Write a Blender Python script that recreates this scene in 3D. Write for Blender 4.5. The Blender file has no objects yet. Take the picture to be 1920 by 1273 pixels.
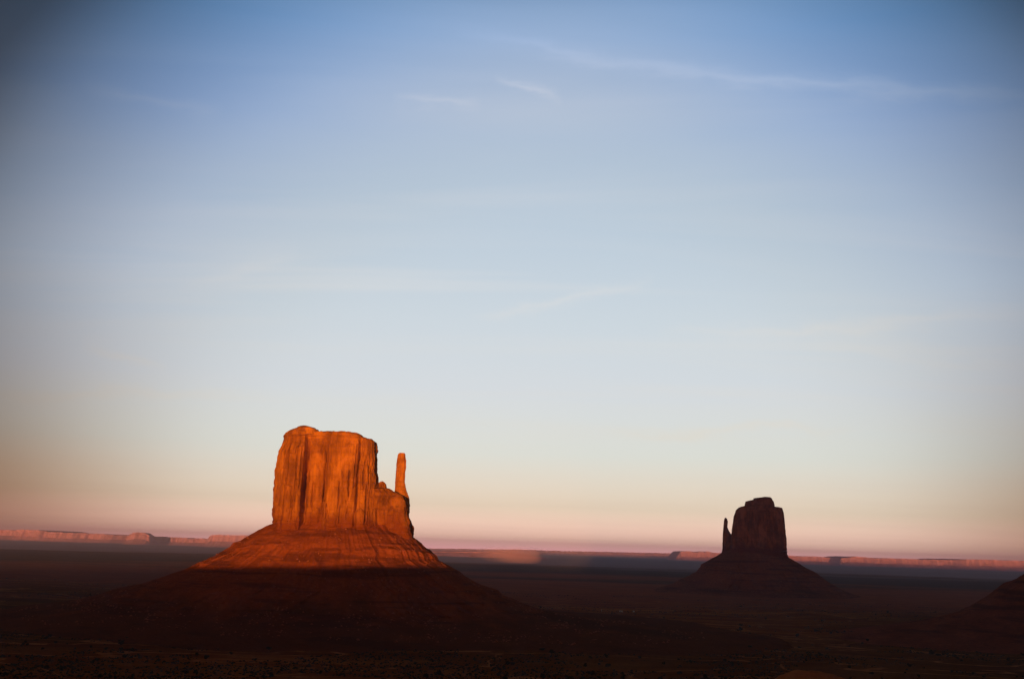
import bpy, bmesh, math, random
import numpy as np
from mathutils import Matrix, Vector

SC = bpy.context.scene
COL = SC.collection
R = math.radians

# ------------------------------------------------------------------ camera
CAM_Z = 112.0
FPX = 1867.0                      # 35 mm lens on a 36 mm frame, 1920 px wide
PITCH, ROLL = R(11.93), R(1.75)
f0 = Vector((0, math.cos(PITCH), math.sin(PITCH)))
r0 = Vector((1, 0, 0)); u0 = Vector((0, -math.sin(PITCH), math.cos(PITCH)))
rv = math.cos(ROLL) * r0 + math.sin(ROLL) * u0
uv = -math.sin(ROLL) * r0 + math.cos(ROLL) * u0
cam = bpy.data.cameras.new('camera'); cam.lens = 35.0; cam.sensor_width = 36.0
cam.clip_start = 0.5; cam.clip_end = 200000
camo = bpy.data.objects.new('camera', cam); COL.objects.link(camo)
camo.matrix_world = Matrix(((rv.x, uv.x, -f0.x, 0), (rv.y, uv.y, -f0.y, 0), (rv.z, uv.z, -f0.z, CAM_Z), (0, 0, 0, 1)))
SC.camera = camo

def P(px, py, Y):
    """point of the plane y = Y that the photograph shows at px, py"""
    d = f0 + rv * ((px - 960) / FPX) + uv * ((636.5 - py) / FPX)
    t = Y / d.y
    return d.x * t, CAM_Z + d.z * t

# ------------------------------------------------------------------ sky
SUN_EL, SUN_AZ = R(0.95), R(5)    # low sun behind the camera, 5 degrees to its left
SUN_DIR = Vector((-math.sin(SUN_AZ) * math.cos(SUN_EL), -math.cos(SUN_AZ) * math.cos(SUN_EL), math.sin(SUN_EL)))

def NT(tree):
    n, l = tree.nodes, tree.links
    def node(t, ins=None, **kw):
        x = n.new(t)
        for k, v in kw.items(): setattr(x, k, v)
        for k, v in (ins or {}).items():
            s = x.inputs[k]
            if isinstance(v, bpy.types.NodeSocket): l.new(v, s)
            else: s.default_value = v
        return x
    return node
def math_n(N, op, a, b=0.0, c=0.0, clamp=False):
    return N('ShaderNodeMath', {0: a, 1: b, 2: c}, operation=op, use_clamp=clamp).outputs[0]
def ramp(N, fac, stops, interp='LINEAR'):
    x = N('ShaderNodeValToRGB', {0: fac}); cr = x.color_ramp; cr.interpolation = interp
    while len(cr.elements) < len(stops): cr.elements.new(0.5)
    for e, (p, c) in zip(cr.elements, stops):
        e.position = p; e.color = (*c, 1) if len(c) == 3 else c
    return x.outputs[0]
def mixc(N, fac, a, b, mode='MIX'):
    x = N('ShaderNodeMix', data_type='RGBA', blend_type=mode)
    for i, v in ((0, fac), (6, a), (7, b)):
        s = x.inputs[i]
        if isinstance(v, bpy.types.NodeSocket): x.id_data.links.new(v, s)
        else: s.default_value = v if i == 0 else (*v, 1)
    return x.outputs[2]

W = bpy.data.worlds.new('World'); SC.world = W; W.use_nodes = True
W.node_tree.nodes.clear(); N = NT(W.node_tree)
tc = N('ShaderNodeTexCoord').outputs['Generated']
sep = N('ShaderNodeSeparateXYZ', {0: tc})
dx, dy, dz = sep.outputs
zc = math_n(N, 'MAXIMUM', dz, 0.0)
dusk = ramp(N, zc, [
    (0.000, (2.7, 1.22, 1.26)), (0.012, (1.62, 1.03, .82)), (0.042, (1.00, .83, .64)), (0.094, (.80, .83, .78)),
    (0.155, (.72, .77, .82)), (0.225, (.65, .73, .80)), (0.327, (.53, .64, .76)), (0.40, (.50, .61, .76)), (0.503, (.62, .65, .70)),
    (0.62, (.15, .18, .25)), (0.80, (.055, .052, .055)), (1.0, (.042, .036, .034))])
# dusk sky brightest in the east, with a lens vignette put into its falloff
glow_dir = Vector((math.sin(R(2)) * math.cos(R(4)), math.cos(R(2)) * math.cos(R(4)), math.sin(R(4))))
dotg = N('ShaderNodeVectorMath', {0: tc, 1: glow_dir}, operation='DOT_PRODUCT').outputs['Value']
ang = math_n(N, 'DIVIDE', math_n(N, 'ARCCOSINE', dotg), math.pi)
g3 = lambda v: (v, v, v)
lobe = ramp(N, ang, [(0.0, g3(1.0)), (14/180, g3(1.0)), (20/180, g3(.90)), (25/180, g3(.72)), (29/180, g3(.49)), (33/180, g3(.27)),
                     (36.5/180, g3(.035)), (46/180, g3(.02)), (1.0, g3(.10))], 'B_SPLINE')
tint = ramp(N, zc, [(0, (.60, .42, .36)), (.06, (.68, .50, .42)), (.12, (.80, .70, .68)), (.25, (1.04, 1.09, 1.25)), (.35, (1.0, 1.09, 1.33)), (.48, (.44, .92, 1.62)), (1, (.6, .9, 1.4))])
edge = N('ShaderNodeMapRange', {0: ang, 1: 17/180, 2: 33/180, 3: 0, 4: 1}, interpolation_type='SMOOTHSTEP').outputs[0]
lobe = mixc(N, 1.0, lobe, mixc(N, edge, (1, 1, 1), tint), 'MULTIPLY')
west = N('ShaderNodeMapRange', {0: ang, 1: 60/180, 2: 110/180, 3: 0, 4: 1}, interpolation_type='SMOOTHSTEP').outputs[0]
lobe = mixc(N, west, lobe, (.165, .082, .043))         # the afterglow side, behind the camera
# thin cirrus, projected on a high flat layer
den = math_n(N, 'ADD', zc, 0.06)
cx = math_n(N, 'DIVIDE', dx, den); cy = math_n(N, 'DIVIDE', dy, den)
cv = N('ShaderNodeCombineXYZ', {0: cx, 1: cy, 2: 0.0}).outputs[0]
cm = N('ShaderNodeMapping', {0: cv, 2: (0, 0, R(-12)), 3: (0.42, 2.1, 1)}).outputs[0]
cn = N('ShaderNodeTexNoise', {'Vector': cm, 'Scale': 1.1, 'Detail': 7.0, 'Roughness': .55, 'Distortion': .6}).outputs[0]
cn2 = N('ShaderNodeTexNoise', {'Vector': cm, 'Scale': .45, 'Detail': 2.0}).outputs[0]
cf = math_n(N, 'MULTIPLY', N('ShaderNodeMapRange', {0: cn, 1: .41, 2: .64, 3: 0, 4: 1}).outputs[0],
            N('ShaderNodeMapRange', {0: cn2, 1: .36, 2: .56, 3: 0, 4: 1}).outputs[0])
cf = math_n(N, 'MULTIPLY', cf, N('ShaderNodeMapRange', {0: zc, 1: .10, 2: .22, 3: .10, 4: .55}).outputs[0])
cirrus = ramp(N, zc, [(0, (.62, .40, .36)), (.1, (.84, .78, .68)), (.25, (.78, .78, .78)), (.5, (.74, .75, .82)), (1, (.1, .12, .18))])
dusk = mixc(N, cf, dusk, cirrus)
# separate wisps, each placed by its bearing and height in the eastern sky
eastw = math_n(N, 'MAXIMUM', dy, 0.05)
sa = math_n(N, 'DIVIDE', dx, eastw); se = math_n(N, 'DIVIDE', dz, eastw)
wn = N('ShaderNodeTexNoise', {'Vector': N('ShaderNodeCombineXYZ', {0: sa, 1: math_n(N, 'MULTIPLY', se, 3.0), 2: 0.0}).outputs[0], 'Scale': 9.0, 'Detail': 6.0, 'Roughness': .6}).outputs[0]
wj = math_n(N, 'MULTIPLY', math_n(N, 'SUBTRACT', wn, .5), .05)
for xa, ya, xb, yb, wid, strg in ((1150, 128, 1960, 188, 16, .55), (925, 147, 1055, 182, 8, .50), (735, 186, 905, 196, 11, .38), (850, 60, 1320, 145, 15, .42),
                                  (1230, 632, 1960, 592, 13, .38), (150, 645, 315, 690, 9, .32), (880, 596, 1230, 530, 8, .30), (1120, 806, 1620, 812, 8, .35),
                                  (330, 540, 560, 480, 14, .20), (-60, 735, 520, 742, 9, .28), (150, 160, 420, 215, 14, .22), (1500, 650, 1960, 690, 18, .25)):
    (a0, e0), (a1, e1) = [(lambda d: (d.x / d.y, d.z / d.y))(f0 + rv * ((q - 960) / FPX) + uv * ((636.5 - r) / FPX)) for q, r in ((xa, ya), (xb, yb))]
    t = N('ShaderNodeMapRange', {0: sa, 1: a0, 2: a1, 3: 0, 4: 1}).outputs[0]
    off = math_n(N, 'SUBTRACT', math_n(N, 'ADD', se, wj), math_n(N, 'MULTIPLY_ADD', t, e1 - e0, e0))
    g = math_n(N, 'EXPONENT', math_n(N, 'MULTIPLY', math_n(N, 'POWER', math_n(N, 'ABSOLUTE', off), 1.6), -1.0 / (wid / FPX) ** 1.6))
    ends = math_n(N, 'POWER', math_n(N, 'MULTIPLY', math_n(N, 'MULTIPLY', t, math_n(N, 'SUBTRACT', 1.0, t)), 4.0), .8)
    g = math_n(N, 'MULTIPLY', math_n(N, 'MULTIPLY', g, ends), math_n(N, 'MULTIPLY', math_n(N, 'GREATER_THAN', dy, 0.06), strg * 1.35))
    dusk = mixc(N, g, dusk, cirrus)
dusk = mixc(N, 1.0, dusk, lobe, 'MULTIPLY')
bg1 = N('ShaderNodeBackground', {0: dusk, 1: 0.47})
nish = N('ShaderNodeTexSky', sky_type='NISHITA', sun_disc=False, sun_elevation=SUN_EL, sun_rotation=math.pi + SUN_AZ)
bg2 = N('ShaderNodeBackground', {0: nish.outputs[0], 1: 0.012})
addb = N('ShaderNodeAddShader', {0: bg1.outputs[0], 1: bg2.outputs[0]})
N('ShaderNodeOutputWorld', {0: addb.outputs[0]})

sun = bpy.data.lights.new('sun', 'SUN'); sun.energy = 4.8; sun.angle = R(0.48); sun.color = (1.0, .42, .11)
suno = bpy.data.objects.new('sun', sun); COL.objects.link(suno)
suno.rotation_euler = SUN_DIR.to_track_quat('Z', 'Y').to_euler(); suno.location = (-800, -2000, 600)

SC.view_settings.view_transform = 'Standard'; SC.view_settings.look = 'None'
SC.view_settings.exposure = 1.0; SC.view_settings.gamma = 1.0
SC.cycles.use_adaptive_sampling = False
SC.cycles.use_denoising = True

# ------------------------------------------------------------------ helpers
def tag(o, label=None, cat=None, group=None, kind=None):
    if label: o['label'] = label
    if cat: o['category'] = cat
    if group: o['group'] = group
    if kind: o['kind'] = kind
    return o
def mesh_obj(name, v, f, mat, parent=None, smooth=True):
    me = bpy.data.meshes.new(name)
    v = np.asarray(v, dtype=np.float64)
    if parent is not None: v = v - np.array(parent.location)
    if isinstance(f, np.ndarray):
        me.vertices.add(len(v)); me.vertices.foreach_set('co', v.astype(np.float32).ravel())
        k = f.shape[1]
        me.loops.add(f.size); me.loops.foreach_set('vertex_index', f.astype(np.int32).ravel())
        me.polygons.add(len(f)); me.polygons.foreach_set('loop_start', np.arange(0, f.size, k, dtype=np.int32))
        me.update(calc_edges=True); me.validate()
    else:
        me.from_pydata(v.tolist(), [], f); me.update()
    if smooth: me.polygons.foreach_set('use_smooth', np.ones(len(me.polygons), dtype=bool))
    me.materials.append(mat)
    o = bpy.data.objects.new(name, me); COL.objects.link(o)
    if parent is not None: o.parent = parent
    return o
def empty(name, loc):
    o = bpy.data.objects.new(name, None); COL.objects.link(o); o.location = loc
    return o

def _h(ix, iy, iz, seed):
    M = np.uint64(0xFFFFFFFF)
    a = (ix.astype(np.int64).astype(np.uint64) * np.uint64(374761393) + iy.astype(np.int64).astype(np.uint64) * np.uint64(668265263)
         + iz.astype(np.int64).astype(np.uint64) * np.uint64(2147483647) + np.uint64(seed * 974711 + 13)) & M
    a = ((a ^ (a >> np.uint64(13))) * np.uint64(1274126177)) & M
    a = ((a ^ (a >> np.uint64(16))) * np.uint64(2246822519)) & M
    a = a ^ (a >> np.uint64(15))
    return (a & np.uint64(0xFFFFFF)).astype(np.float64) / float(0xFFFFFF)
def vnoise(x, y, z, seed=0):
    x, y, z = np.broadcast_arrays(np.asarray(x, float), np.asarray(y, float), np.asarray(z, float))
    xi, yi, zi = np.floor(x), np.floor(y), np.floor(z)
    fx, fy, fz = x - xi, y - yi, z - zi
    fx, fy, fz = (t * t * t * (t * (t * 6 - 15) + 10) for t in (fx, fy, fz))
    r = 0
    for a in (0, 1):
        for b in (0, 1):
            for c in (0, 1):
                w = (fx if a else 1 - fx) * (fy if b else 1 - fy) * (fz if c else 1 - fz)
                r = r + w * _h(xi + a, yi + b, zi + c, seed)
    return r * 2 - 1
def fbm(x, y, z, octv=4, seed=0, gain=.5):
    r, a = 0, 1.0
    for i in range(octv):
        r = r + a * vnoise(x * 2**i + 17.3 * i, y * 2**i - 9.1 * i, z * 2**i + 3.7 * i, seed + i); a *= gain
    return r
def columns1d(s, mean, seed):
    """half round pillars side by side with sharp clefts between them, random widths: 0 in a cleft to 1 on the pillar"""
    rng = np.random.RandomState(seed)
    n = int((s.max() - s.min()) / mean * 2.2) + 8
    w = mean * (0.35 + 1.3 * rng.rand(n)); e = s.min() - mean + np.concatenate([[0], np.cumsum(w)])
    k = np.clip(np.searchsorted(e, s) - 1, 0, n - 1)
    t = (s - e[k]) / w[k]
    return np.sqrt(np.clip(1 - (2 * t - 1) ** 2, 0, 1)) * np.clip(w[k] / mean, .3, 1.4), (rng.rand(n) * 2 - 1)[k]

# ------------------------------------------------------------------ materials
def new_mat(name):
    m = bpy.data.materials.new(name); m.use_nodes = True; m.node_tree.nodes.clear()
    return m, NT(m.node_tree)
def finish(N, col, rough=.95, bump=None, bstr=.5, bdist=1.0, spec=0.0):
    b = N('ShaderNodeBsdfPrincipled', {'Base Color': col, 'Roughness': rough})
    b.inputs['Specular IOR Level'].default_value = spec
    if bump is not None:
        bn = N('ShaderNodeBump', {'Height': bump, 'Strength': bstr, 'Distance': bdist})
        b.id_data.links.new(bn.outputs[0], b.inputs['Normal'])
    N('ShaderNodeOutputMaterial', {0: b.outputs[0]})
def pos_map(N, scale, rot=(0, 0, 0)):
    g = N('ShaderNodeNewGeometry').outputs['Position']
    return N('ShaderNodeMapping', {0: g, 2: rot, 3: scale}).outputs[0]
def noise(N, vec, scale=1.0, detail=5.0, rough=.55, dist=0.0):
    return N('ShaderNodeTexNoise', {'Vector': vec, 'Scale': scale, 'Detail': detail, 'Roughness': rough, 'Distortion': dist}).outputs[0]

def cliff_mat(name, c0, c1, c2):
    m, N = new_mat(name)
    streak = noise(N, pos_map(N, (.19, .19, .013)), 1, 7, .65, .25)
    strata = noise(N, pos_map(N, (.004, .004, .16)), 1, 5, .65)
    blot = noise(N, pos_map(N, (.035, .035, .022)), 1, 5, .6, .4)
    fine = noise(N, pos_map(N, (.5, .5, .35)), 1, 5, .65)
    col = ramp(N, streak, [(.30, c0), (.50, c1), (.72, c2)])
    col = mixc(N, math_n(N, 'MULTIPLY', N('ShaderNodeMapRange', {0: strata, 1: .45, 2: .68, 3: 0, 4: 1}).outputs[0], .45), col, c0)
    col = mixc(N, math_n(N, 'MULTIPLY', N('ShaderNodeMapRange', {0: blot, 1: .50, 2: .63, 3: 0, 4: 1}).outputs[0], .8), col, c2)
    col = mixc(N, math_n(N, 'MULTIPLY', N('ShaderNodeMapRange', {0: blot, 1: .48, 2: .35, 3: 0, 4: 1}).outputs[0], .55), col, [x * .55 for x in c0])
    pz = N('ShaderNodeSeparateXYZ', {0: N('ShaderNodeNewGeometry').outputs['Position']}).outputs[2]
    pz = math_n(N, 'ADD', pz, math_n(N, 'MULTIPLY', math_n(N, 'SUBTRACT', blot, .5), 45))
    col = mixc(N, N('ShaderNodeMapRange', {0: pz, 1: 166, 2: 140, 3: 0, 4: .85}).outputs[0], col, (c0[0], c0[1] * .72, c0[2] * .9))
    h = math_n(N, 'ADD', math_n(N, 'MULTIPLY', strata, 1.2), math_n(N, 'ADD', streak, fine))
    finish(N, col, .92, h, .9, 2.2)
    return m
def talus_mat(name, c0, c1, c2, foot_shade=1.0):
    m, N = new_mat(name)
    rubble = noise(N, pos_map(N, (.16, .16, .16)), 1, 7, .7)
    strata = noise(N, pos_map(N, (.006, .006, .11)), 1, 4, .6)
    big = noise(N, pos_map(N, (.02, .02, .012)), 1, 4, .55)
    col = ramp(N, math_n(N, 'ADD', math_n(N, 'MULTIPLY', rubble, .6), math_n(N, 'MULTIPLY', big, .4)), [(.36, c0), (.52, c1), (.68, c2)])
    col = mixc(N, math_n(N, 'MULTIPLY', N('ShaderNodeMapRange', {0: strata, 1: .53, 2: .61, 3: 0, 4: 1}).outputs[0], .7), col, [x * .6 for x in c0])
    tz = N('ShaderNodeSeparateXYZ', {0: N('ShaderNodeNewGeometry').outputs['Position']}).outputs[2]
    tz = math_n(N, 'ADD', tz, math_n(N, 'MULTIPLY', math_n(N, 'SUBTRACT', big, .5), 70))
    foot = N('ShaderNodeMapRange', {0: tz, 1: 52, 2: 14, 3: 0, 4: .68}).outputs[0]     # shade painted into the colour towards the foot of the slope
    col = mixc(N, math_n(N, 'MULTIPLY', foot, foot_shade), col, (.085, .032, .009))
    finish(N, col, .96, math_n(N, 'ADD', rubble, math_n(N, 'MULTIPLY', strata, .8)), .9, 2.5)
    return m
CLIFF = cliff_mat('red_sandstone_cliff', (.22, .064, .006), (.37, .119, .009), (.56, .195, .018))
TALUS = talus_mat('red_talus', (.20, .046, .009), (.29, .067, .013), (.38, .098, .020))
CLIFF_E = cliff_mat('dark_sandstone_cliff', (.20, .050, .020), (.36, .098, .040), (.60, .19, .085))
TALUS_E = talus_mat('dark_talus', (.16, .040, .016), (.26, .066, .026), (.38, .105, .042), 0.25)
FAR = talus_mat('far_mesa_haze_tint', (.52, .25, .42), (.62, .31, .52), (.70, .37, .60), 0.0)  # mauve haze painted into the rock colour

# ------------------------------------------------------------------ terrain
U_AX = (math.cos(SUN_AZ), -math.sin(SUN_AZ))     # across the sunlight
def ground_h(x, y):
    x = np.asarray(x, float); y = np.asarray(y, float)
    r = np.hypot(x, y)
    edge = y + 18 * vnoise(x / 90, 0, 0, 5) + 40 * vnoise(x / 400, 0, 0, 6)
    edge = np.where(np.abs(x) < 60, np.maximum(edge, y), edge)
    u = x * U_AX[0] + y * U_AX[1]
    rim = 96.5 + (x + 654) * .036
    k = np.clip((x + 280) / 180, 0, 1); k = k * k * (3 - 2 * k)
    plate = np.maximum(rim, 60) * (1 - k) + 110.3 * k + 1.5 * (1 - k) * fbm(x / 35, y / 35, 0, 2, 8)
    plate = plate - np.clip(-y - 200, 0, 4500) * .012
    mesa = plate * np.exp(-np.clip(edge - 15, 0, None) / 85)
    w = np.clip((y - 250) / 600, 0, 1)
    roll = w * (2.2 * fbm(x / 260, y / 200, 0, 4, 21) + .55 * fbm(x / 28, y / 28, 0, 3, 31) + 3.5 * vnoise(x / 900, y / 700, 0, 25))
    far = np.clip((y - 4000) / 6000, 0, 1) * (9 * fbm(x / 2600, y / 1500, 0, 4, 41) + 4 * fbm(x / 500, y / 400, 0, 3, 43))
    return mesa + roll + far
def build_ground():
    rad = np.concatenate([[0.01], np.geomspace(4, 39000, 520)])
    a_f = np.linspace(R(-36), R(36), 620); a_b = np.linspace(R(36), R(324), 220)[1:-1]
    ang = np.concatenate([a_f, a_b]); n = len(ang); m = len(rad)
    A, RR = np.meshgrid(ang, rad)
    X, Y = np.sin(A) * RR, np.cos(A) * RR
    V = np.stack([X, Y, ground_h(X, Y)], -1).reshape(-1, 3)
    i = np.arange(m - 1)[:, None] * n; j = np.arange(n)[None]; j2 = (j + 1) % n
    F = np.stack([i + j, i + n + j, i + n + j2, i + j2], -1).reshape(-1, 4)[:, ::-1]
    m_, N = new_mat('desert_floor')
    band = noise(N, pos_map(N, (.00022, .0011, .001)), 1, 6, .55, .5)
    patch = noise(N, pos_map(N, (.006, .013, .01)), 1, 6, .6, .3)
    speck = noise(N, pos_map(N, (.16, .16, .16)), 1, 4, .7)
    sand = ramp(N, patch, [(.34, (.20, .050, .009)), (.52, (.32, .088, .016)), (.64, (.50, .165, .042))])
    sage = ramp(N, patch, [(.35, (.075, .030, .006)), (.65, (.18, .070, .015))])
    cover_vignette = math_n(N, 'ADD', N('ShaderNodeMapRange', {0: band, 1: .46, 2: .58, 3: .05, 4: .8}).outputs[0], math_n(N, 'MULTIPLY', math_n(N, 'SUBTRACT', patch, .5), 1.2), clamp=True)
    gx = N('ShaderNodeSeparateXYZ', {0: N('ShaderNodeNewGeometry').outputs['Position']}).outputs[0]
    # vignette painted into the ground colour, darker towards the left and right
    vignette = math_n(N, 'ADD', N('ShaderNodeMapRange', {0: gx, 1: -250, 2: -620, 3: 0, 4: .7}).outputs[0], N('ShaderNodeMapRange', {0: gx, 1: 330, 2: 800, 3: 0, 4: .5}).outputs[0])
    cover_vignette = math_n(N, 'ADD', cover_vignette, math_n(N, 'MULTIPLY', vignette, math_n(N, 'ADD', patch, .4)), clamp=True)
    col = mixc(N, cover_vignette, sand, sage)
    w1 = noise(N, pos_map(N, (.0042, .0075, .01)), 1, 4, .5, .8)
    wash = N('ShaderNodeMapRange', {0: math_n(N, 'ABSOLUTE', math_n(N, 'SUBTRACT', w1, .5)), 1: .004, 2: .016, 3: .65, 4: 0}).outputs[0]
    col = mixc(N, wash, col, (.52, .20, .07))
    col = mixc(N, math_n(N, 'MULTIPLY', N('ShaderNodeMapRange', {0: speck, 1: .56, 2: .64, 3: 0, 4: 1}).outputs[0], .7), col, (.03, .022, .010))
    gy = N('ShaderNodeSeparateXYZ', {0: N('ShaderNodeNewGeometry').outputs['Position']}).outputs[1]
    gy = math_n(N, 'ADD', gy, math_n(N, 'MULTIPLY', math_n(N, 'SUBTRACT', band, .5), 5200))
    # belts of ground across the valley: red sand, then dark sage, then a pale haze tint painted in far out
    belt = ramp(N, math_n(N, 'DIVIDE', gy, 14000), [(0.0, (0, 0, 0)), (.30, (0, 0, 0)), (.36, (1, 1, 1)), (.52, (1, 1, 1)), (.60, (0, 0, 0))])
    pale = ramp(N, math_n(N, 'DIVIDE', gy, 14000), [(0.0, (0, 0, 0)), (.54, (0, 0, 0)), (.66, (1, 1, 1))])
    red = ramp(N, math_n(N, 'DIVIDE', gy, 14000), [(.14, (0, 0, 0)), (.20, (1, 1, 1)), (.30, (1, 1, 1)), (.36, (0, 0, 0))])
    col = mixc(N, math_n(N, 'MULTIPLY', red, .55), col, (.40, .11, .06))
    col = mixc(N, math_n(N, 'MULTIPLY', belt, .75), col, (.07, .045, .028))
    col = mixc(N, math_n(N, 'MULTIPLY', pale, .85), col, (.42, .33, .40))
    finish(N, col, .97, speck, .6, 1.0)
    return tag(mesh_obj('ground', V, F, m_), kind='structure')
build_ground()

# ------------------------------------------------------------------ lofted rock masses
def ring_unit(nexp, n, front=3.0):
    a = np.linspace(0, 2 * np.pi, 8001)[:-1]
    c, s = np.cos(a), np.sin(a)
    x = np.sign(c) * np.abs(c) ** (2 / nexp); y = np.sign(s) * np.abs(s) ** (2 / nexp)
    w = np.hypot(np.roll(x, -1) - x, np.roll(y, -1) - y) * np.where(y < .15, front, 1.0)
    cw = np.concatenate([[0], np.cumsum(w)]); t = np.linspace(0, cw[-1], n + 1)[:-1]
    xx = np.interp(t, cw, np.append(x, x[0])); yy = np.interp(t, cw, np.append(y, y[0]))
    return xx, yy
def sil(pts, Y):
    q = sorted((P(a, b, Y)[1], P(a, b, Y)[0]) for a, b in pts)
    z = np.array([k[0] for k in q]); x = np.array([k[1] for k in q])
    return z, x
def loft(name, mat, parent, L, Rr, Y, hy, zs, n, nexp, disp, front=3.0, yc=None, turn=True):
    """stack of rings between a left and a right outline (pixel lists seen at depth Y); hy(z) half depth; disp moves the wall in and out"""
    zl, xl = sil(L, Y); zr, xr = sil(Rr, Y)
    xm = parent.location.x
    if nexp > 3:                       # square-cornered walls: the outline seen is that of the near corners
        zm = zs[len(zs) // 2]; kf = ((Y if yc is None else yc(zm)) - .8 * hy(zm)) / Y
        xl, xr = xm + (xl - xm) * kf, xm + (xr - xm) * kf
        zl, zr, zs_ = CAM_Z + (zl - CAM_Z) * kf, CAM_Z + (zr - CAM_Z) * kf, CAM_Z + (zs - CAM_Z) * kf
        hy0 = hy; hy = lambda z: hy0(CAM_Z + (z - CAM_Z) / kf)
        zs = zs_
    ux, uy = ring_unit(nexp, n, front)
    Z = zs[:, None] + 0 * ux[None]
    a = np.interp(zs, zl, xl)[:, None]; b = np.interp(zs, zr, xr)[:, None]
    b = np.maximum(b, a + .4)
    H = np.array([hy(z) for z in zs])[:, None]
    hx = (b - a) / 2
    X = (a + b) / 2 + hx * ux[None]
    C = Y if yc is None else np.array([yc(z) for z in zs])[:, None]
    YY = C + H * uy[None]
    X = X + (YY - Y) * (xm / Y)        # the mass is turned to face the viewpoint
    nx = np.sign(ux) * np.abs(ux) ** (nexp - 1) / hx; ny = np.sign(uy) * np.abs(uy) ** (nexp - 1) / H
    l = np.hypot(nx, ny) + 1e-9; nx, ny = nx / l, ny / l
    mid = len(zs) // 3
    px_, py_ = X[mid], YY[mid]
    S = np.concatenate([[0], np.cumsum(np.hypot(np.diff(px_), np.diff(py_)))])[None] + 0 * Z
    D, DZ = disp(X, YY, Z, S, nx, ny)
    lim = np.minimum(1, np.minimum(hx, H) / 12)
    X = X + nx * D * lim; YY = YY + ny * D * lim; Z = Z + DZ
    m = len(zs)
    V = np.stack([X, YY, Z], -1).reshape(-1, 3)
    i = np.arange(m - 1)[:, None] * n; j = np.arange(n)[None]; j2 = (j + 1) % n
    F = np.stack([i + j, i + j2, i + n + j2, i + n + j], -1).reshape(-1, 4)
    c = V[-n:].mean(0); V = np.vstack([V, c[None]])
    k = np.arange(n); base = (m - 1) * n
    cap = np.stack([base + k, base + (k + 1) % n, np.full(n, len(V) - 1), np.full(n, len(V) - 1)], -1)
    me_f = [list(q) for q in F] + [[int(q[0]), int(q[1]), int(q[2])] for q in cap]
    return mesh_obj(name, V, me_f, mat, parent, smooth=name.startswith('talus'))

def cliff_disp(seed, amp=1.0, mean=15, feat=None, strata_z=None):
    def d(X, Y, Z, S, nx, ny):
        warp = 2.5 * vnoise(Z / 50, S / 60, 0, seed + 3) + .5 * vnoise(Z / 9, S / 14, 0, seed + 4)
        c1, o1 = columns1d(S + warp, mean * 2.1, seed + 1)
        c2, o2 = columns1d(S * 1.0 + warp * 1.4 + 7, mean * .62, seed + 2)
        env = .45 + .55 * (vnoise(S / 40, Z / 55, 0, seed + 9) * .5 + .5)
        D = amp * ((c1 - .75) * 3.4 + o1 * 1.5 + (c2 - .75) * 1.6 * env)
        D = D + amp * 1.5 * fbm(X / 22, Y / 22, Z / 30, 4, seed + 11)
        w2 = vnoise(S / 30, Z / 25, 0, seed + 31)
        for cw, ch, ca in ((9.0, 17.0, 1.3), (4.0, 7.0, .7)):   # broken blocks
            ci = np.floor((S + 3 * w2) / cw); cj = np.floor((Z + 2.5 * w2) / ch + _h(ci, ci * 0, ci * 0, seed + 33))
            D = D + amp * ca * (_h(ci, cj, ci * 0, seed + 34) * 2 - 1) * (.4 + .6 * (vnoise(S / 50, Z / 45, 0, seed + 35) > 0))
        led = fbm(S / 160, 0.0, Z / 5.5, 3, seed + 15)          # horizontal bedding
        if strata_z is not None:
            k = np.clip((Z - strata_z[1]) / 10, 0, 1) + np.clip((strata_z[0] - Z) / 8, 0, 1)
            D = D * (1 - .55 * np.clip(k, 0, 1)) + led * (.6 + 2.8 * np.clip(k, 0, 1)) * amp
        if feat is not None: D = D + feat(X, Y, Z, nx, ny)
        return D, (0.8 * fbm(X / 18, Y / 18, 0.0, 3, seed + 20) + 1.3 * vnoise(X / 5, Y / 5, 0.0, seed + 24)) * amp * np.clip((Z - Z.min()) / 20, 0, 1)
    return d
def talus_disp(seed, ztop, amp=1.0, ledges=()):
    def d(X, Y, Z, S, nx, ny):
        t = np.clip((ztop - Z) / 90, 0, 1)
        g = 1 - np.abs(vnoise(S / 34 + .8 * vnoise(S / 50, Z / 60, 0, seed + 7), Z / 400, 0, seed))
        g2 = 1 - np.abs(vnoise(S / 13, Z / 160, 0, seed + 1))
        D = amp * ((g - .6) * (2 + 11 * t) + (g2 - .6) * (1.5 + 5 * t) + 2.6 * fbm(X / 20, Y / 20, Z / 14, 4, seed + 2))
        for z0, hgt, out in ledges:                       # hard beds stand out as small cliffs
            z1 = z0 + 5 * vnoise(S / 70, 0, 0, seed + 5)
            brk = np.clip(1.6 * vnoise(S / 45, 0, 0, seed + int(z0)) + .75, 0, 1)
            D = D + out * brk * np.clip((z1 - Z) / hgt + .5, 0, 1) * np.exp(-np.clip(z1 - Z, 0, None) / (hgt * 5)) * (1 + .5 * vnoise(S / 11, 0, 0, seed + 8))
        return D, (0.6 + 2.2 * np.exp(-np.clip(ztop - Z, 0, None) / 12)) * amp * fbm(X / 13, Y / 13, 0, 3, seed + 30)
    return d
def zlist(z0, z1, n, dense_top=0.0):
    t = np.linspace(0, 1, n)
    if dense_top: t = 1 - (1 - t) ** (1 + dense_top)
    return z0 + (z1 - z0) * t

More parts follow.
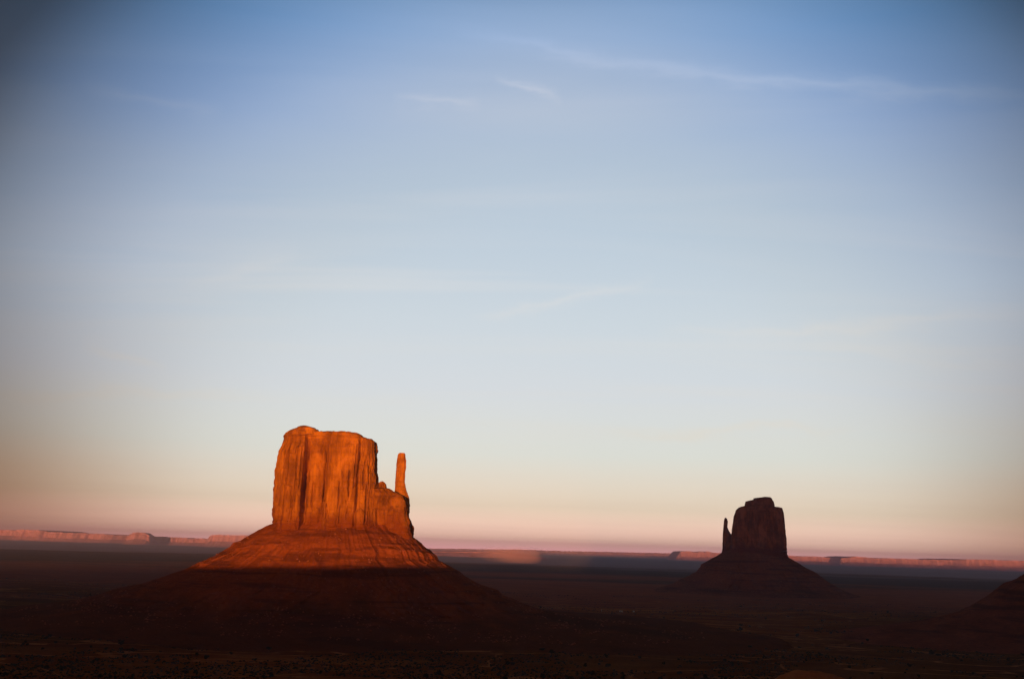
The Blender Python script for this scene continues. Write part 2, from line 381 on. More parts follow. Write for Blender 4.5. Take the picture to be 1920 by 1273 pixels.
# ---- west butte: sunlit, with a thin spire on its right
YW = 1600.0
def pxX(px, py=930): return P(px, py, YW)[0]
bw = empty('sandstone_butte', (pxX(620), YW, 0))
tag(bw, 'large sunlit orange butte with a thin spire on its right shoulder', 'butte')
WL = [(505, 1012), (512.4, 982), (511.4, 956), (514.4, 905), (515.4, 884), (522, 843), (528, 833), (530, 823), (533, 813), (536, 809.5), (541, 807.5), (560, 806.3)]
WR = [(716, 1022), (712, 1000), (711, 930), (710, 905.6), (708, 888), (706, 884), (705.5, 862), (707, 843), (705.5, 829), (701, 823), (694, 821.5), (686, 819.8), (675, 813), (664, 809), (650, 807.2), (633, 806.2), (614, 806.0)]
zW1 = P(590, 806.2, YW)[1]; zW0 = P(610, 1012, YW)[1]
facet_px = np.array([(500, -5), (515, -3), (521, 0), (535, 4), (538, 3), (539.5, -1), (542, 3.5), (562, 4.5), (567.5, 3), (570.5, -9), (573, -11), (577, -6), (590, -5), (603, -7.5), (606, -9), (608, -7), (617, 2.5), (640, 4), (667, 2), (670.5, -2.5), (673, 1), (688, 2.5), (700, 1.5), (706, -1)], float)
YF = YW - 85                     # the front wall
pxF = lambda px: P(px, 930, YF)[0]
zpf = lambda py: P(610, py, YF)[1]
facet_x = np.array([pxF(a) for a in facet_px[:, 0]])
zpx = lambda py, px=610: P(px, py, YW)[1]
butt = [(527, 553, 908, 3.5), (553, 566, 925, 2.0), (604, 618, 936, 5.0), (585, 604, 950, 3.0), (618, 640, 960, 2.5), (672, 690, 950, 3.5), (640, 671, 985, 2.0)]
def featW(X, Y, Z, nx, ny):
    fr = np.clip(-ny, 0, 1) ** 1.5
    xs = X + .9 * vnoise(Z / 20, X / 30, 0, 77) + .5 * vnoise(Z / 5, X / 9, 0, 78)
    D = np.interp(xs, facet_x, facet_px[:, 1]) * 1.35
    D = D * (1 - .6 * np.clip((Z - zpf(838)) / 14, 0, 1)) * (1 - .75 * np.clip((zpf(985) - Z) / 12, 0, 1))
    for a, b, py, o in butt:
        xa, xb, zt = pxF(a), pxF(b), zpf(py)
        c = (xa + xb) / 2 + 1.5 * vnoise(Z / 9, a, 0, 79); h = (xb - xa) / 2 * (1 + .25 * vnoise(Z / 7, b, 0, 80))
        q = np.clip(1 - ((X - c) / h) ** 2, 0, 1)
        D = D + o * np.clip(np.sqrt(q) * 1.3, 0, 1) * np.clip((zt + 6 * q - 6 - Z) / 4, 0, 1)
    for px, y0, y1, dep, w in ((571.5, 860, 962, 7, 1.6), (606, 842, 945, 4, 1.2), (671, 838, 965, 3.6, 1.0), (690, 918, 985, 3, 1.0), (617.5, 940, 985, 4, 1.0), (587, 900, 960, 4, 1.2), (538, 845, 900, 4, 1.3), (576, 800, 860, 2.5, 1.2)):
        m = np.clip((zpf(y0) - Z) / 8, 0, 1) * np.clip((Z - zpf(y1)) / 8, 0, 1)
        D = D - dep * m * np.exp(-((xs - pxF(px)) / w) ** 2)
    rj = np.random.RandomState(17)                      # many thin joints
    for _ in range(46):
        px, za, ln = rj.uniform(514, 704), rj.uniform(820, 965), rj.uniform(15, 90)
        m = np.clip((zpf(za) - Z) / 5, 0, 1) * np.clip((Z - zpf(min(za + ln, 985))) / 5, 0, 1)
        D = D - rj.uniform(1.5, 4.2) * m * np.exp(-((xs - pxF(px)) / rj.uniform(.5, .95)) ** 2)
    return D * fr
def hyW(z):
    return 100 - 6 * (z - zW0) / (zW1 - zW0) - 40 * max(0, (z - zpx(812)) / (zW1 - zpx(812))) ** 2
zsW = np.concatenate([np.linspace(zW0, zpx(826), 200)[:-1], np.linspace(zpx(826), zW1 + .1, 60)])
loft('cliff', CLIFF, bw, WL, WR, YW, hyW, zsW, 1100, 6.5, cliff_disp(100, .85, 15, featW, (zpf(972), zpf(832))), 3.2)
# higher cap left on the north end of the block
CL = [(530, 822), (536, 811), (539, 806.5), (544.5, 804.4), (546, 803.2), (550, 802), (554, 798.8), (561, 797.2), (563, 795.6), (568, 795)]
CR = [(604, 820), (602, 812), (599, 807.5), (597.5, 805.5), (593.8, 804.6), (593, 802), (586, 799.8), (581, 799), (580, 796.6), (573, 795.2)]
zC1 = P(570, 795.1, YW)[1]
loft('caprock', CLIFF, bw, CL, CR, YW, lambda z: float(np.interp(z, [zpx(815), zpx(804), zpx(799), zC1], [97, 93, 80, 55])), np.linspace(zpx(817), zC1, 60), 500, 4.5, cliff_disp(120, .7, 11, None, (0, zpx(830))), 3.0)
# shoulder between block and spire
SL = [(690, 1020), (692, 930), (695, 917), (705, 913.5), (710, 911.5), (711.2, 904.5), (713, 902.5), (716, 901.2)]
SR = [(776, 1022), (770, 985), (764, 960), (760, 940), (752, 930), (744, 925), (737, 922.5), (731, 918), (725.5, 913.5), (724.5, 906), (722, 904), (718, 901.5)]
zs1 = P(716, 901.2, YW)[1]
zSS = np.concatenate([np.linspace(zW0 - 4, zpx(925, 735), 80)[:-1], np.linspace(zpx(925, 735), zs1, 40)])
loft('shoulder', CLIFF, bw, SL, SR, YW, lambda z: float(np.interp(z, [zpx(1000), zpx(925), zpx(914), zpx(910), zs1], [60, 52, 44, 12, 7])), zSS, 480, 6.0, cliff_disp(140, .85, 10, None, (zpx(975), zpx(700))), 3.0, yc=lambda z: YW - 22 - 36 * float(np.clip((z - zpx(960)) / (zpx(915) - zpx(960)), 0, 1)))
# spire
TL = [(738, 1015), (741.5, 950), (742, 921), (743.3, 898), (746, 862), (747.3, 852.5), (748.5, 849.5), (750.5, 848)]
TR = [(777, 1022), (775.6, 1009), (774.6, 992), (770.8, 980), (766.5, 970), (766, 937), (763.2, 927), (759.3, 905), (760, 888), (762.2, 863), (760.8, 858), (760.5, 850), (759.6, 848)]
zT1 = P(755, 848, YW)[1]
zTT = np.concatenate([np.linspace(zW0 - 6, zpx(858, 755), 150)[:-1], np.linspace(zpx(858, 755), zT1, 26)])
loft('spire', CLIFF, bw, TL, TR, YW, lambda z: float(np.interp(z, [zW0, zpx(935, 755), zpx(900, 755), zT1], [34, 24, 9.5, 6.5])), zTT, 260, 4.5, cliff_disp(170, .62, 6, None, (zpx(985), zpx(700))), 2.0, yc=lambda z: YW - 14)
# talus
WTL = [(0, 1143), (100, 1133), (160, 1124), (200, 1113), (240, 1102), (290, 1089), (330, 1075), (360, 1065.5), (414, 1040), (443, 1025), (452, 1014.5), (476, 1000), (492, 992), (512, 984), (540, 970)]
WTR = [(1400, 1183), (1250, 1172.5), (1110, 1160), (1040, 1151), (1000, 1141), (960, 1128), (928, 1114), (921, 1104), (890, 1094.5), (870, 1084), (851, 1071), (832, 1059), (815, 1050), (811, 1042), (793, 1024), (776, 1009.5), (755, 995), (740, 975)]
zTW = zpx(974); hb = 100
def hyTW(z): return float(np.interp(z, [-8, 2, 8, 15, zpx(1135) + 2, zpx(1112), zpx(1035), zpx(1018), zTW], [560, 430, 340, 280, 236, 224, 150, 138, 82]))
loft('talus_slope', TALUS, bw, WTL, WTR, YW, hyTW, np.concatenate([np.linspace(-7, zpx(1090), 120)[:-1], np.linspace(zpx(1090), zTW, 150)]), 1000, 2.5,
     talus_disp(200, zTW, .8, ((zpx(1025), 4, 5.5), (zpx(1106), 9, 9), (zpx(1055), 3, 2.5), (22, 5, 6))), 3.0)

# ---- east butte: in the shade, thin spire on its left
YE = 3300.0
zpe = lambda py, px=1415: P(px, py, YE)[1]
be = empty('sandstone_butte', (P(1415, 1030, YE)[0], YE, 0))
tag(be, 'dark shaded butte with stepped cap and a thin spire on its left', 'butte')
EL = [(1362, 1052), (1369, 1020), (1371, 1003), (1373, 984), (1376.5, 966), (1381, 955), (1386, 950), (1392, 948), (1397.2, 946.5), (1397.6, 939), (1404, 936.8), (1411.5, 935), (1413, 932.3), (1424, 931), (1432, 930)]
ER = [(1481, 1056), (1478, 1046), (1475.5, 1032), (1474.3, 1010), (1472, 988), (1471, 973), (1469.5, 962), (1466.5, 951), (1459, 949.5), (1452, 948.3), (1451.3, 942), (1450.5, 937), (1447, 933), (1444.5, 930), (1440, 929.8)]
zE0, zE1 = zpe(1052), P(1438, 930, YE)[1]
zsE = np.concatenate([np.linspace(zE0, zpe(955), 110)[:-1], np.linspace(zpe(955), zE1, 70)])
def hyE(z): return float(np.interp(z, [zE0, zpe(960), zpe(950), zpe(945), zpe(935), zE1], [88, 82, 70, 48, 40, 25]))
loft('cliff', CLIFF_E, be, EL, ER, YE, hyE, zsE, 700, 3.6, cliff_disp(300, .62, 15, None, (zpe(1020), zpe(950))), 3.0)
EsL = [(1349, 1050), (1353.5, 1036), (1355, 1023), (1356, 997), (1357.6, 977), (1358.4, 972), (1359.6, 970.6)]
EsR = [(1384, 1052), (1378, 1020), (1373, 1003), (1370, 1001), (1366.7, 995.7), (1363.6, 988), (1364.4, 978), (1363.2, 972.5), (1361, 970.4)]
zSE = P(1360, 970.4, YE)[1]
loft('spire', CLIFF_E, be, EsL, EsR, YE, lambda z: float(np.interp(z, [zE0, zpe(1005, 1360), zpe(990, 1360), zSE], [40, 24, 9, 4])), np.linspace(zE0, zSE, 120), 260, 2.6, cliff_disp(330, .28, 10, None, (zpe(1020), zpe(900))), 2.0)
ETL = [(1080, 1128), (1160, 1117), (1220, 1106), (1260, 1094), (1284, 1083), (1309, 1071), (1313, 1064), (1317, 1057), (1341, 1044), (1353.5, 1036), (1370, 1022)]
ETR = [(1790, 1146), (1700, 1136), (1650, 1128), (1616, 1119.5), (1579, 1107.5), (1555, 1094.5), (1530, 1076), (1502, 1060), (1478, 1045), (1462, 1028)]
zTE = zpe(1029)
loft('talus_slope', TALUS_E, be, ETL, ETR, YE, lambda z: float(np.interp(z, [-8, 6, zpe(1100), zpe(1062), zTE], [480, 380, 230, 140, 72])), np.linspace(-8, zTE, 200), 800, 2.4,
     talus_disp(400, zTE, .8, ((zpe(1066), 5, 8), (zpe(1050), 3, 3), (zpe(1092), 5, 6))), 3.0)

# ---- third butte: only the foot of its slope enters the frame on the right
YM = 1750.0
bm_ = empty('sandstone_butte', (P(2180, 1040, YM)[0], YM, 0))
tag(bm_, 'dark slope of a butte cut off by the right edge of the frame', 'butte')
ML = [(1500, 1185), (1600, 1178), (1690, 1168), (1760, 1157), (1810, 1144), (1845, 1126), (1870, 1110), (1895, 1094), (1920, 1079), (1985, 1035), (2010, 1020), (2030, 1000)]
MR = [(2900, 1215), (2800, 1200), (2620, 1170), (2560, 1130), (2470, 1075), (2390, 1020), (2370, 1000)]
zpm = lambda py: P(2190, py, YM)[1]
loft('talus_slope', TALUS_E, bm_, ML, MR, YM, lambda z: float(np.interp(z, [-8, 8, zpm(1120), zpm(1010)], [430, 330, 240, 110])), np.linspace(-8, zpm(1018), 150), 800, 2.4, talus_disp(500, zpm(1010), .8, ((zpm(1100), 5, 6),)), 2.0)
loft('cliff', CLIFF_E, bm_, [(2005, 1030), (2010, 900), (2030, 850), (2060, 838)], [(2400, 1030), (2392, 900), (2370, 850), (2330, 838)], YM, lambda z: 125.0, np.linspace(zpm(1030), zpm(842), 120), 500, 3.6, cliff_disp(520, .7, 15, None, (zpm(1005), zpm(860))), 2.0)

# ------------------------------------------------------------------ unseen mesa behind the camera, added to shade the right of the valley
def shade_mesa():
    nx_ = 300
    xs = np.linspace(-180, 9000, nx_)
    u = np.linspace(0, 1, nx_)
    prof = [(-420, 0), (-420, .02), (-180, .42), (-150, .55), (-120, .97), (-90, 1.0), (900, 1.0), (960, .5), (1300, 0)]
    V = []
    for k, (yy, hh) in enumerate(prof):
        e = np.clip(np.minimum(u / .004, (1 - u) / .03), 0, 1)
        top = 420 + 5 * fbm(xs / 120, 0, 0, 3, 61)
        z = 60 + (top - 60) * hh * np.where(hh > 0, np.where(hh < .5, .4 + .6 * e, e), 1)
        V.append(np.stack([xs, -1500 - yy + 40 * fbm(xs / 350, k * .01, 0, 3, 62), z], -1))
    V = np.array(V); m = len(prof)
    F = []
    for i in range(m - 1):
        for j in range(nx_ - 1): F.append([i * nx_ + j, i * nx_ + j + 1, (i + 1) * nx_ + j + 1, (i + 1) * nx_ + j])
    F.append([i * nx_ for i in range(m)][::-1]); F.append([i * nx_ + nx_ - 1 for i in range(m)])
    tag(mesh_obj('shade_mesa', V.reshape(-1, 3), F, TALUS, smooth=False), kind='structure')
shade_mesa()

# ------------------------------------------------------------------ mesas along the horizon
def far_mesa(label, top, Y, seed, depth=1500, group='mesas along the horizon', rel=.45, name='mesa', ends=.02, jag=1.0):
    q = [P(a, b, Y) for a, b in top]
    x = np.array([p[0] for p in q]); z = np.array([p[1] for p in q])
    n = max(60, int((top[-1][0] - top[0][0]) * 2.2)); xs = np.linspace(x[0], x[-1], n); zt = np.interp(xs, x, z)
    zt = zt + jag * (4 * fbm(xs / 180, seed, 0, 3, seed) + 2.5 * np.sign(vnoise(xs / 140, seed, 0, seed + 1)))
    u = np.linspace(0, 1, n); e = np.clip(np.minimum(u, 1 - u) / ends, 0, 1) ** .6
    prom = 260 * fbm(xs / 700, 0, 0, 4, seed + 4) + 110 * fbm(xs / 330, 0, 0, 4, seed + 7)
    prof = [(-520, -.12, .5), (-300, .15, .7), (-170, rel, .85), (-150, rel + .02, 1), (-120, .8, 1), (-112, .82, 1), (-95, 1, 1), (depth, 1.0, 1), (depth + 90, .5, 1), (depth + 500, -.12, 1)]
    V = []
    for k, (yy, hh, pr) in enumerate(prof):
        zz = np.where(hh < .9, -12, 0) + zt * hh * (.25 + .75 * e) + (12 * hh if hh < .9 else 0)
        V.append(np.stack([xs, Y + yy + prom * (pr if yy < depth else .2) + 12 * fbm(xs / 60, k, 0, 2, seed + 9), zz], -1))
    m = len(prof); V = np.array(V).reshape(-1, 3)
    F = [[i * n + j, i * n + j + 1, (i + 1) * n + j + 1, (i + 1) * n + j] for i in range(m - 1) for j in range(n - 1)]
    F.append([i * n for i in range(m)][::-1]); F.append([i * n + n - 1 for i in range(m)])
    o = mesh_obj(name, V, F, FAR, smooth=False)
    return tag(o, label, 'mesa', group)
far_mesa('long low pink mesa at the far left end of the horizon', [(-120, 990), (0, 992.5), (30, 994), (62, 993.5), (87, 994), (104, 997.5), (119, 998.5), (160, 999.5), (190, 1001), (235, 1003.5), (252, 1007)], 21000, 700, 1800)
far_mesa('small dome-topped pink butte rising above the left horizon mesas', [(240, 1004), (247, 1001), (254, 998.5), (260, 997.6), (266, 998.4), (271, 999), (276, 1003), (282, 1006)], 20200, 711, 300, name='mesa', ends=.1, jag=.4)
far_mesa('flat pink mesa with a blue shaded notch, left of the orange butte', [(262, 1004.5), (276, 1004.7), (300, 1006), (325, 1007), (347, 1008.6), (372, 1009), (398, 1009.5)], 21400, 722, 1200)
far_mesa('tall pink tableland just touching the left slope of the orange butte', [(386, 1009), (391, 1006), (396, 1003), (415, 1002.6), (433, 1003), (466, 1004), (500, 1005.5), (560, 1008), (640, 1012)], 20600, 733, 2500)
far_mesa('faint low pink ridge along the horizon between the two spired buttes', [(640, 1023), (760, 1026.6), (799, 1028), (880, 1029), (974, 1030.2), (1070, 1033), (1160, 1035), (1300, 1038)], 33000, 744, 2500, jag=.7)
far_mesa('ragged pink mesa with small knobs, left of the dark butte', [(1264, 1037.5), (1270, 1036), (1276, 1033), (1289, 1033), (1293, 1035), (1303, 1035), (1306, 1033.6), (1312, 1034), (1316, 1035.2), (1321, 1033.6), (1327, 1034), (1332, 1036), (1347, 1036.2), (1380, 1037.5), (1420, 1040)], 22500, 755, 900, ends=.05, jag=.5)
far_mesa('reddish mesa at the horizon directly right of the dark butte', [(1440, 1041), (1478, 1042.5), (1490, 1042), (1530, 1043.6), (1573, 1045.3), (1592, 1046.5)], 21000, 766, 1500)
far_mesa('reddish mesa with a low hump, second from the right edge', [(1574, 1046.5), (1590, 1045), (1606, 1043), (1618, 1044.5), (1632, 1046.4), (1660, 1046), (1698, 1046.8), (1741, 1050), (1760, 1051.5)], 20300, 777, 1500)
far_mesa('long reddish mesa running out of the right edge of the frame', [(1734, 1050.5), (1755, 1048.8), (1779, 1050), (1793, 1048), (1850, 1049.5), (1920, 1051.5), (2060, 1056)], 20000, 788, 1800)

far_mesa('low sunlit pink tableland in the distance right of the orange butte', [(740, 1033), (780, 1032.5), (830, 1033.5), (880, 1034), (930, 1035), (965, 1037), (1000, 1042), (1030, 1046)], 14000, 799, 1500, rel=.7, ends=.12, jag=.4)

# ------------------------------------------------------------------ small things on the valley floor
def ground_pt(px, py):
    lo, hi = 400.0, 30000.0
    for _ in range(60):
        m = (lo * hi) ** .5
        x, z = P(px, py, m)
        if z > float(ground_h(x, m)): lo = m
        else: hi = m
    x, z = P(px, py, lo)
    return x, lo, float(ground_h(x, lo))
def plain(name, col, rough=.9):
    m, N = new_mat(name)
    n = noise(N, pos_map(N, (.8, .8, .8)), 1, 4, .6)
    finish(N, ramp(N, n, [(.3, [c * .7 for c in col]), (.7, [min(1, c * 1.25) for c in col])]), rough, spec=.5 if rough < .6 else 0.0)
    return m
LEAF = plain('juniper_leaf', (.034, .028, .011)); BARK = plain('bark', (.06, .04, .025))
def bush_mesh(seed):
    rng = np.random.RandomState(seed); V, F = [], []
    cl = [(rng.uniform(-.32, .32), rng.uniform(-.32, .32), rng.uniform(.3, .72), rng.uniform(.2, .34)) for _ in range(7)]
    for cx_, cy_, cz_, r in cl:
        for _ in range(26):
            d = rng.normal(size=3); d /= np.linalg.norm(d); p = np.array([cx_, cy_, cz_]) + d * r * rng.uniform(.55, 1.05)
            if p[2] < .04: p[2] = .04
            a = rng.normal(size=3); a /= np.linalg.norm(a); b = np.cross(a, d); b /= np.linalg.norm(b) + 1e-6
            h = rng.uniform(.07, .13); k = len(V)
            V += [p - a * h, p + b * h, p + a * h, p - b * h]; F.append([k, k + 1, k + 2, k + 3])
    for _ in range(3):                                     # short leaning stems
        a = rng.uniform(0, 6.28); q = np.array([math.cos(a), math.sin(a), 0]); k = len(V); top = q * .22 + np.array([0, 0, .5])
        for t in range(4):
            o = np.array([math.cos(t * 1.571), math.sin(t * 1.571), 0])
            V += [q * .03 + o * .035, top + o * .02]
        for t in range(4): F.append([k + 2 * t, k + (2 * t + 2) % 8, k + (2 * t + 3) % 8, k + 2 * t + 1])
    return V, F
rng = np.random.RandomState(5)
protos = []
spots = []
while len(spots) < 285:
    yy = 830 * (2.0 ** rng.rand()) if rng.rand() < .8 else 1500 + 900 * rng.rand()
    xx = rng.uniform(-.56, .56) * yy
    hw = math.hypot((xx + 290) / 1.25, (yy - 1600)) < 300 or math.hypot(xx - 1050, yy - 1750) < 480
    if hw or vnoise(xx / 160, yy / 160, 0, 91) + .5 * vnoise(xx / 40, yy / 40, 0, 92) < -.1 + .5 * rng.rand() - .25: continue
    spots.append((xx, yy))
for i, (xx, yy) in enumerate(spots):
    if i < 6:
        V, F = bush_mesh(40 + i); b = mesh_obj('juniper_bush', V, F, LEAF, smooth=False); protos.append(b)
    else:
        b = protos[i % 6].copy(); COL.objects.link(b)
    w = 1.9 + 4.3 * rng.rand() ** 1.6 * (1.25 if yy > 1500 else 1); h = w * rng.uniform(.65, 1.0)
    b.location = (xx, yy, float(ground_h(xx, yy)) - .1); b.scale = (w, w * rng.uniform(.8, 1.2), h); b.rotation_euler = (0, 0, rng.uniform(0, 6.28))
    tag(b, 'dark rounded juniper bush on the shaded valley floor, one of many alike', 'bush', 'juniper bushes dotted over the valley floor')

def scatter(name, pts, size, mat, seed, flat=1.0):
    """many small irregular eight-sided lumps as one mesh"""
    rg = np.random.RandomState(seed); n = len(pts)
    oct_v = np.array([(1, 0, 0), (0, 1, 0), (-1, 0, 0), (0, -1, 0), (0, 0, 1), (0, 0, -1)], float)
    oct_f = np.array([(0, 1, 4), (1, 2, 4), (2, 3, 4), (3, 0, 4), (1, 0, 5), (2, 1, 5), (3, 2, 5), (0, 3, 5)])
    sc = (size[0] + (size[1] - size[0]) * rg.rand(n) ** 2.5)[:, None, None]
    V = oct_v[None] * (0.6 + .8 * rg.rand(n, 6, 1)) * sc * np.array([1, 1, flat])
    a = rg.rand(n) * 6.28; ca, sa = np.cos(a)[:, None], np.sin(a)[:, None]
    V = np.stack([V[..., 0] * ca - V[..., 1] * sa, V[..., 0] * sa + V[..., 1] * ca, V[..., 2]], -1) + pts[:, None]
    F = (oct_f[None] + 6 * np.arange(n)[:, None, None]).reshape(-1, 3)
    return mesh_obj(name, V.reshape(-1, 3), F, mat, smooth=False)
# low sage scrub, too much to count
yy = 780 * 3.6 ** rng.rand(60000); xx = rng.uniform(-.58, .58, 60000) * yy
keep = (vnoise(xx / 120, yy / 120, 0, 95) + .6 * vnoise(xx / 35, yy / 35, 0, 96) > .12) & (np.hypot((xx + 290) / 1.2, yy - 1600) > 270) & (np.hypot(xx - 1050, yy - 1750) > 430)
keep |= ((np.abs(yy - 2050 - xx * .12) < 130 + 60 * vnoise(xx / 90, 0, 0, 97)) & (xx > -60) & (xx < 900) & (rng.rand(60000) < .7))
xx, yy = xx[keep], yy[keep]
SAGE = plain('sage_leaf', (.030, .026, .011))
tag(scatter('scrub', np.stack([xx, yy, ground_h(xx, yy) + .25], -1), (.5, 1.9), SAGE, 7, .7), kind='stuff')
# fallen stones on the slopes of the two spired buttes
def stones(butte, n, size, seed):
    o = [c for c in COL.objects if c.parent == butte and c.name.startswith('talus_slope')][0]
    me = o.data; c = np.empty(len(me.polygons) * 3); me.polygons.foreach_get('center', c); c = c.reshape(-1, 3) + np.array(butte.location)
    ar = np.empty(len(me.polygons)); me.polygons.foreach_get('area', ar)
    ok = np.where((c[:, 1] < butte.location.y + 20) & (c[:, 2] > 4))[0]
    rg = np.random.RandomState(seed)
    dens = ar[ok] * np.clip(.35 + vnoise(c[ok, 0] / 40, c[ok, 1] / 40, c[ok, 2] / 25, seed), .03, 1.5)
    k = rg.choice(ok, n, p=dens / dens.sum())
    return c[k] + rg.uniform(-.5, .5, (n, 3)) * np.array([2, 2, .3])
pts = np.vstack([stones(bw, 2400, 0, 3), stones(be, 1200, 0, 4)])
STONE = plain('fallen_stone', (.34, .11, .05))
tag(scatter('rubble', pts, (.4, 2.3), STONE, 8, .8), kind='stuff')

# bare rock humps
def outcrop(px, py_top, dist, wx, wy, label, seed):
    x, z = P(px, py_top, dist); g = float(ground_h(x, dist)); h = z - g
    V, F = [], []; nr, na = 26, 72
    for i in range(nr):
        t = i / (nr - 1); r = t ** .8
        for j in range(na):
            a = j / na * 2 * math.pi
            rr = r * (1 + .12 * float(vnoise(math.cos(a) * 2, math.sin(a) * 2, t * 2, seed)))
            zz = h * (1 - t ** 2.2) + .35 * h * .25 * float(fbm(math.cos(a) * rr * 4, math.sin(a) * rr * 4, 0, 3, seed + 1)) * (1 - t)
            V.append((math.cos(a) * rr * wx, math.sin(a) * rr * wy, zz - 1.2 * t))
    for i in range(nr - 1):
        for j in range(na): F.append([i * na + j, (i + 1) * na + j, (i + 1) * na + (j + 1) % na, i * na + (j + 1) % na])
    o = mesh_obj('rock_outcrop', V, F, HUMP); o.location = (x, dist, g)
    return tag(o, label, 'rock')
HUMP = talus_mat('bare_slickrock', (.42, .135, .035), (.54, .19, .055), (.62, .25, .08), 0.0)
outcrop(1520, 1257, 880, 46, 34, 'low smooth hump of bare reddish rock at the bottom edge, below the dark butte', 81)
outcrop(1216, 1155.5, 1880, 9, 7, 'small knob of reddish rock on the flat just right of the white vehicles', 82)

# two white vehicles and a pale post far out on the flat
WHITE = plain('white_paint', (.80, .80, .78), .5); GLASS = plain('dark_glass', (.02, .022, .025), .2); TYRE = plain('tyre_rubber', (.02, .02, .02)); STEEL = plain('pale_post', (.75, .72, .68))
def prism(name, prof, half, mat, parent, bevel=.08):
    """side outline (x, z) extruded across the vehicle"""
    b = bmesh.new()
    A = [b.verts.new((x, -half, z)) for x, z in prof]; B = [b.verts.new((x, half, z)) for x, z in prof]
    b.faces.new(A); b.faces.new(B[::-1])
    for i in range(len(prof)): b.faces.new([A[i], B[i], B[(i + 1) % len(prof)], A[(i + 1) % len(prof)]])
    bmesh.ops.recalc_face_normals(b, faces=b.faces)
    if bevel: bmesh.ops.bevel(b, geom=b.edges[:], offset=bevel, segments=2, affect='EDGES', profile=.6)
    me = bpy.data.meshes.new(name); b.to_mesh(me); b.free(); me.materials.append(mat)
    o = bpy.data.objects.new(name, me); COL.objects.link(o); o.parent = parent
    return o
def wheel(parent, x, y):
    b = bmesh.new()
    bmesh.ops.create_cone(b, cap_ends=True, segments=20, radius1=.36, radius2=.36, depth=.24)
    bmesh.ops.bevel(b, geom=[e for e in b.edges if abs(e.verts[0].co.z - e.verts[1].co.z) < .01], offset=.04, segments=1, affect='EDGES')
    me = bpy.data.meshes.new('wheel'); b.to_mesh(me); b.free(); me.materials.append(TYRE)
    o = bpy.data.objects.new('wheel', me); COL.objects.link(o); o.parent = parent; o.location = (x, y, .36); o.rotation_euler = (math.pi / 2, 0, 0)
def vehicle(name, px, py, rz, label, cat, body, wins, wheels, half):
    x, y, z = ground_pt(px, py); r = empty(name, (x, y, z)); r.rotation_euler = (0, 0, rz)
    prism('body', body, half, WHITE, r)
    for w in wins:
        for s in (-1, 1):
            o = prism('window', w, .03, GLASS, r, 0); o.location = (0, s * half, 0)
    for wx in wheels:
        for s in (-1, 1): wheel(r, wx, s * (half - .14))
    return tag(r, label, cat)
vehicle('camper_van', 1165, 1147.2, .15, 'long white camper seen side on, a tiny speck on the dark flat', 'camper',
        [(-3.6, .45), (-3.6, 2.9), (1.6, 2.95), (3.0, 2.75), (3.1, 2.0), (2.6, 1.9), (3.4, 1.25), (3.7, 1.1), (3.7, .45)],
        [[(-2.8, 1.6), (-2.8, 2.3), (-1.2, 2.3), (-1.2, 1.6)], [(.2, 1.6), (.2, 2.3), (1.2, 2.3), (1.2, 1.6)], [(2.0, 1.3), (2.0, 1.85), (2.5, 1.85), (2.95, 1.3)]], (-2.3, 2.6), 1.15)
vehicle('parked_van', 1188, 1147.2, 1.75, 'white van parked end on, brightest speck on the dark flat', 'van',
        [(-2.7, .4), (-2.75, 2.5), (-2.5, 2.65), (1.2, 2.65), (1.9, 1.7), (2.75, 1.35), (2.85, .4)],
        [[(.2, 1.5), (.2, 2.2), (1.2, 2.2), (1.6, 1.5)]], (-1.8, 1.9), 1.05)
x, y, z = ground_pt(1128, 1147)
pr = empty('marker_post', (x, y, z)); tag(pr, 'slim pale post standing alone left of the white camper', 'post')
prism('pole', [(-.16, 0), (-.13, 5.4), (.13, 5.4), (.16, 0)], .15, STEEL, pr, .03)
prism('plate', [(-.45, 4.3), (-.45, 5.2), (.45, 5.2), (.45, 4.3)], .04, STEEL, pr, 0).location = (0, -.2, 0)

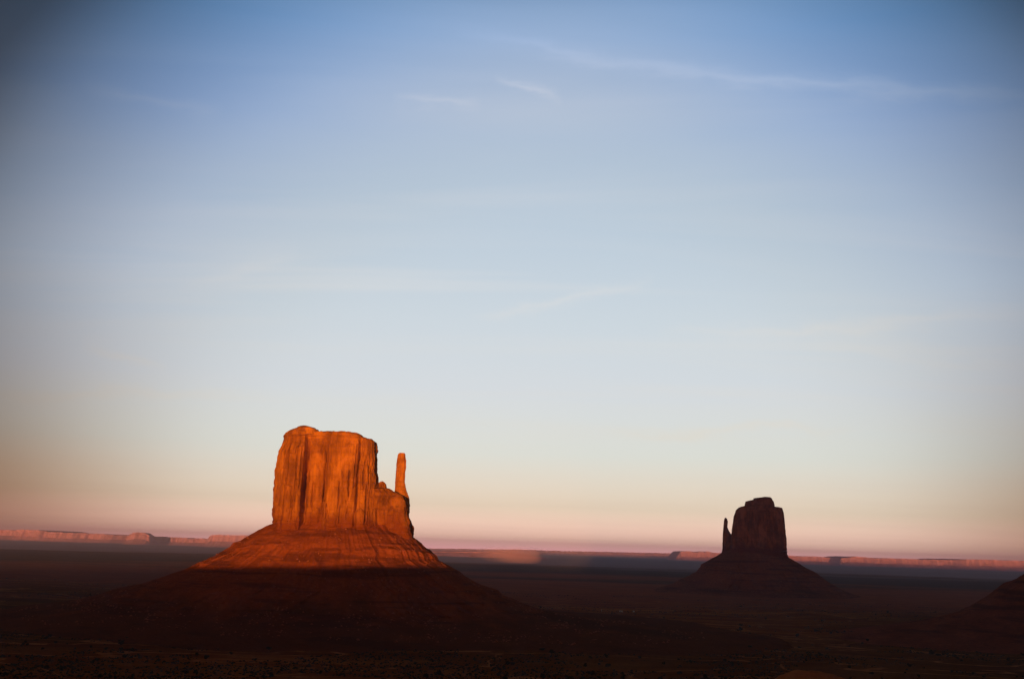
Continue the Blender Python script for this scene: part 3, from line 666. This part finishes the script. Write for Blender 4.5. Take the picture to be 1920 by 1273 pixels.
# dust hanging in the last sun over the far plain
def dust():
    x, z = P(966, 1044, 9800)
    V, F = [], []; nu, nv = 32, 16
    for i in range(nv + 1):
        for j in range(nu):
            a, b = j / nu * 2 * math.pi, -math.pi / 2 + math.pi * i / nv
            V.append((math.cos(a) * math.cos(b), math.sin(a) * math.cos(b), math.sin(b)))
    for i in range(nv):
        for j in range(nu): F.append([i * nu + j, i * nu + (j + 1) % nu, (i + 1) * nu + (j + 1) % nu, (i + 1) * nu + j])
    m, N = new_mat('dust_air')
    tc_ = N('ShaderNodeTexCoord').outputs['Object']
    r = N('ShaderNodeVectorMath', {0: tc_}, operation='LENGTH').outputs['Value']
    n = noise(N, tc_, 1.3, 5, .65)
    d = math_n(N, 'SUBTRACT', 1.0, math_n(N, 'ADD', r, math_n(N, 'MULTIPLY', math_n(N, 'SUBTRACT', n, .5), 1.5)), clamp=True)
    v = N('ShaderNodeVolumePrincipled', {'Color': (1.0, .56, .78, 1), 'Density': math_n(N, 'MULTIPLY', math_n(N, 'POWER', d, 2.0), .0048), 'Anisotropy': -0.3})
    o_ = N('ShaderNodeOutputMaterial'); m.node_tree.links.new(v.outputs[0], o_.inputs['Volume'])
    o = mesh_obj('dust', V, F, m); o.location = (x, 9800, z + 5); o.scale = (430, 420, 105)
    tag(o, kind='stuff')
dust()

# ------------------------------------------------------------------ haze
def haze():
    x0, x1, y0, y1, z0, z1 = -39500, 39500, -39500, 39500, -60, 436
    V = [(x, y, z) for x in (x0, x1) for y in (y0, y1) for z in (z0, z1)]
    F = [[0, 1, 3, 2], [4, 6, 7, 5], [0, 4, 5, 1], [2, 3, 7, 6], [0, 2, 6, 4], [1, 5, 7, 3]]
    m, N = new_mat('haze_air')
    v = N('ShaderNodeVolumePrincipled', {'Color': (.86, .74, .90, 1), 'Density': 4.2e-5, 'Anisotropy': 0.35})
    for k in ('Density Attribute', 'Color Attribute', 'Temperature Attribute'):
        if k in v.inputs: v.inputs[k].default_value = ''
    o = N('ShaderNodeOutputMaterial'); m.node_tree.links.new(v.outputs[0], o.inputs['Volume'])
    tag(mesh_obj('haze', V, F, m, smooth=False), kind='stuff')
haze()
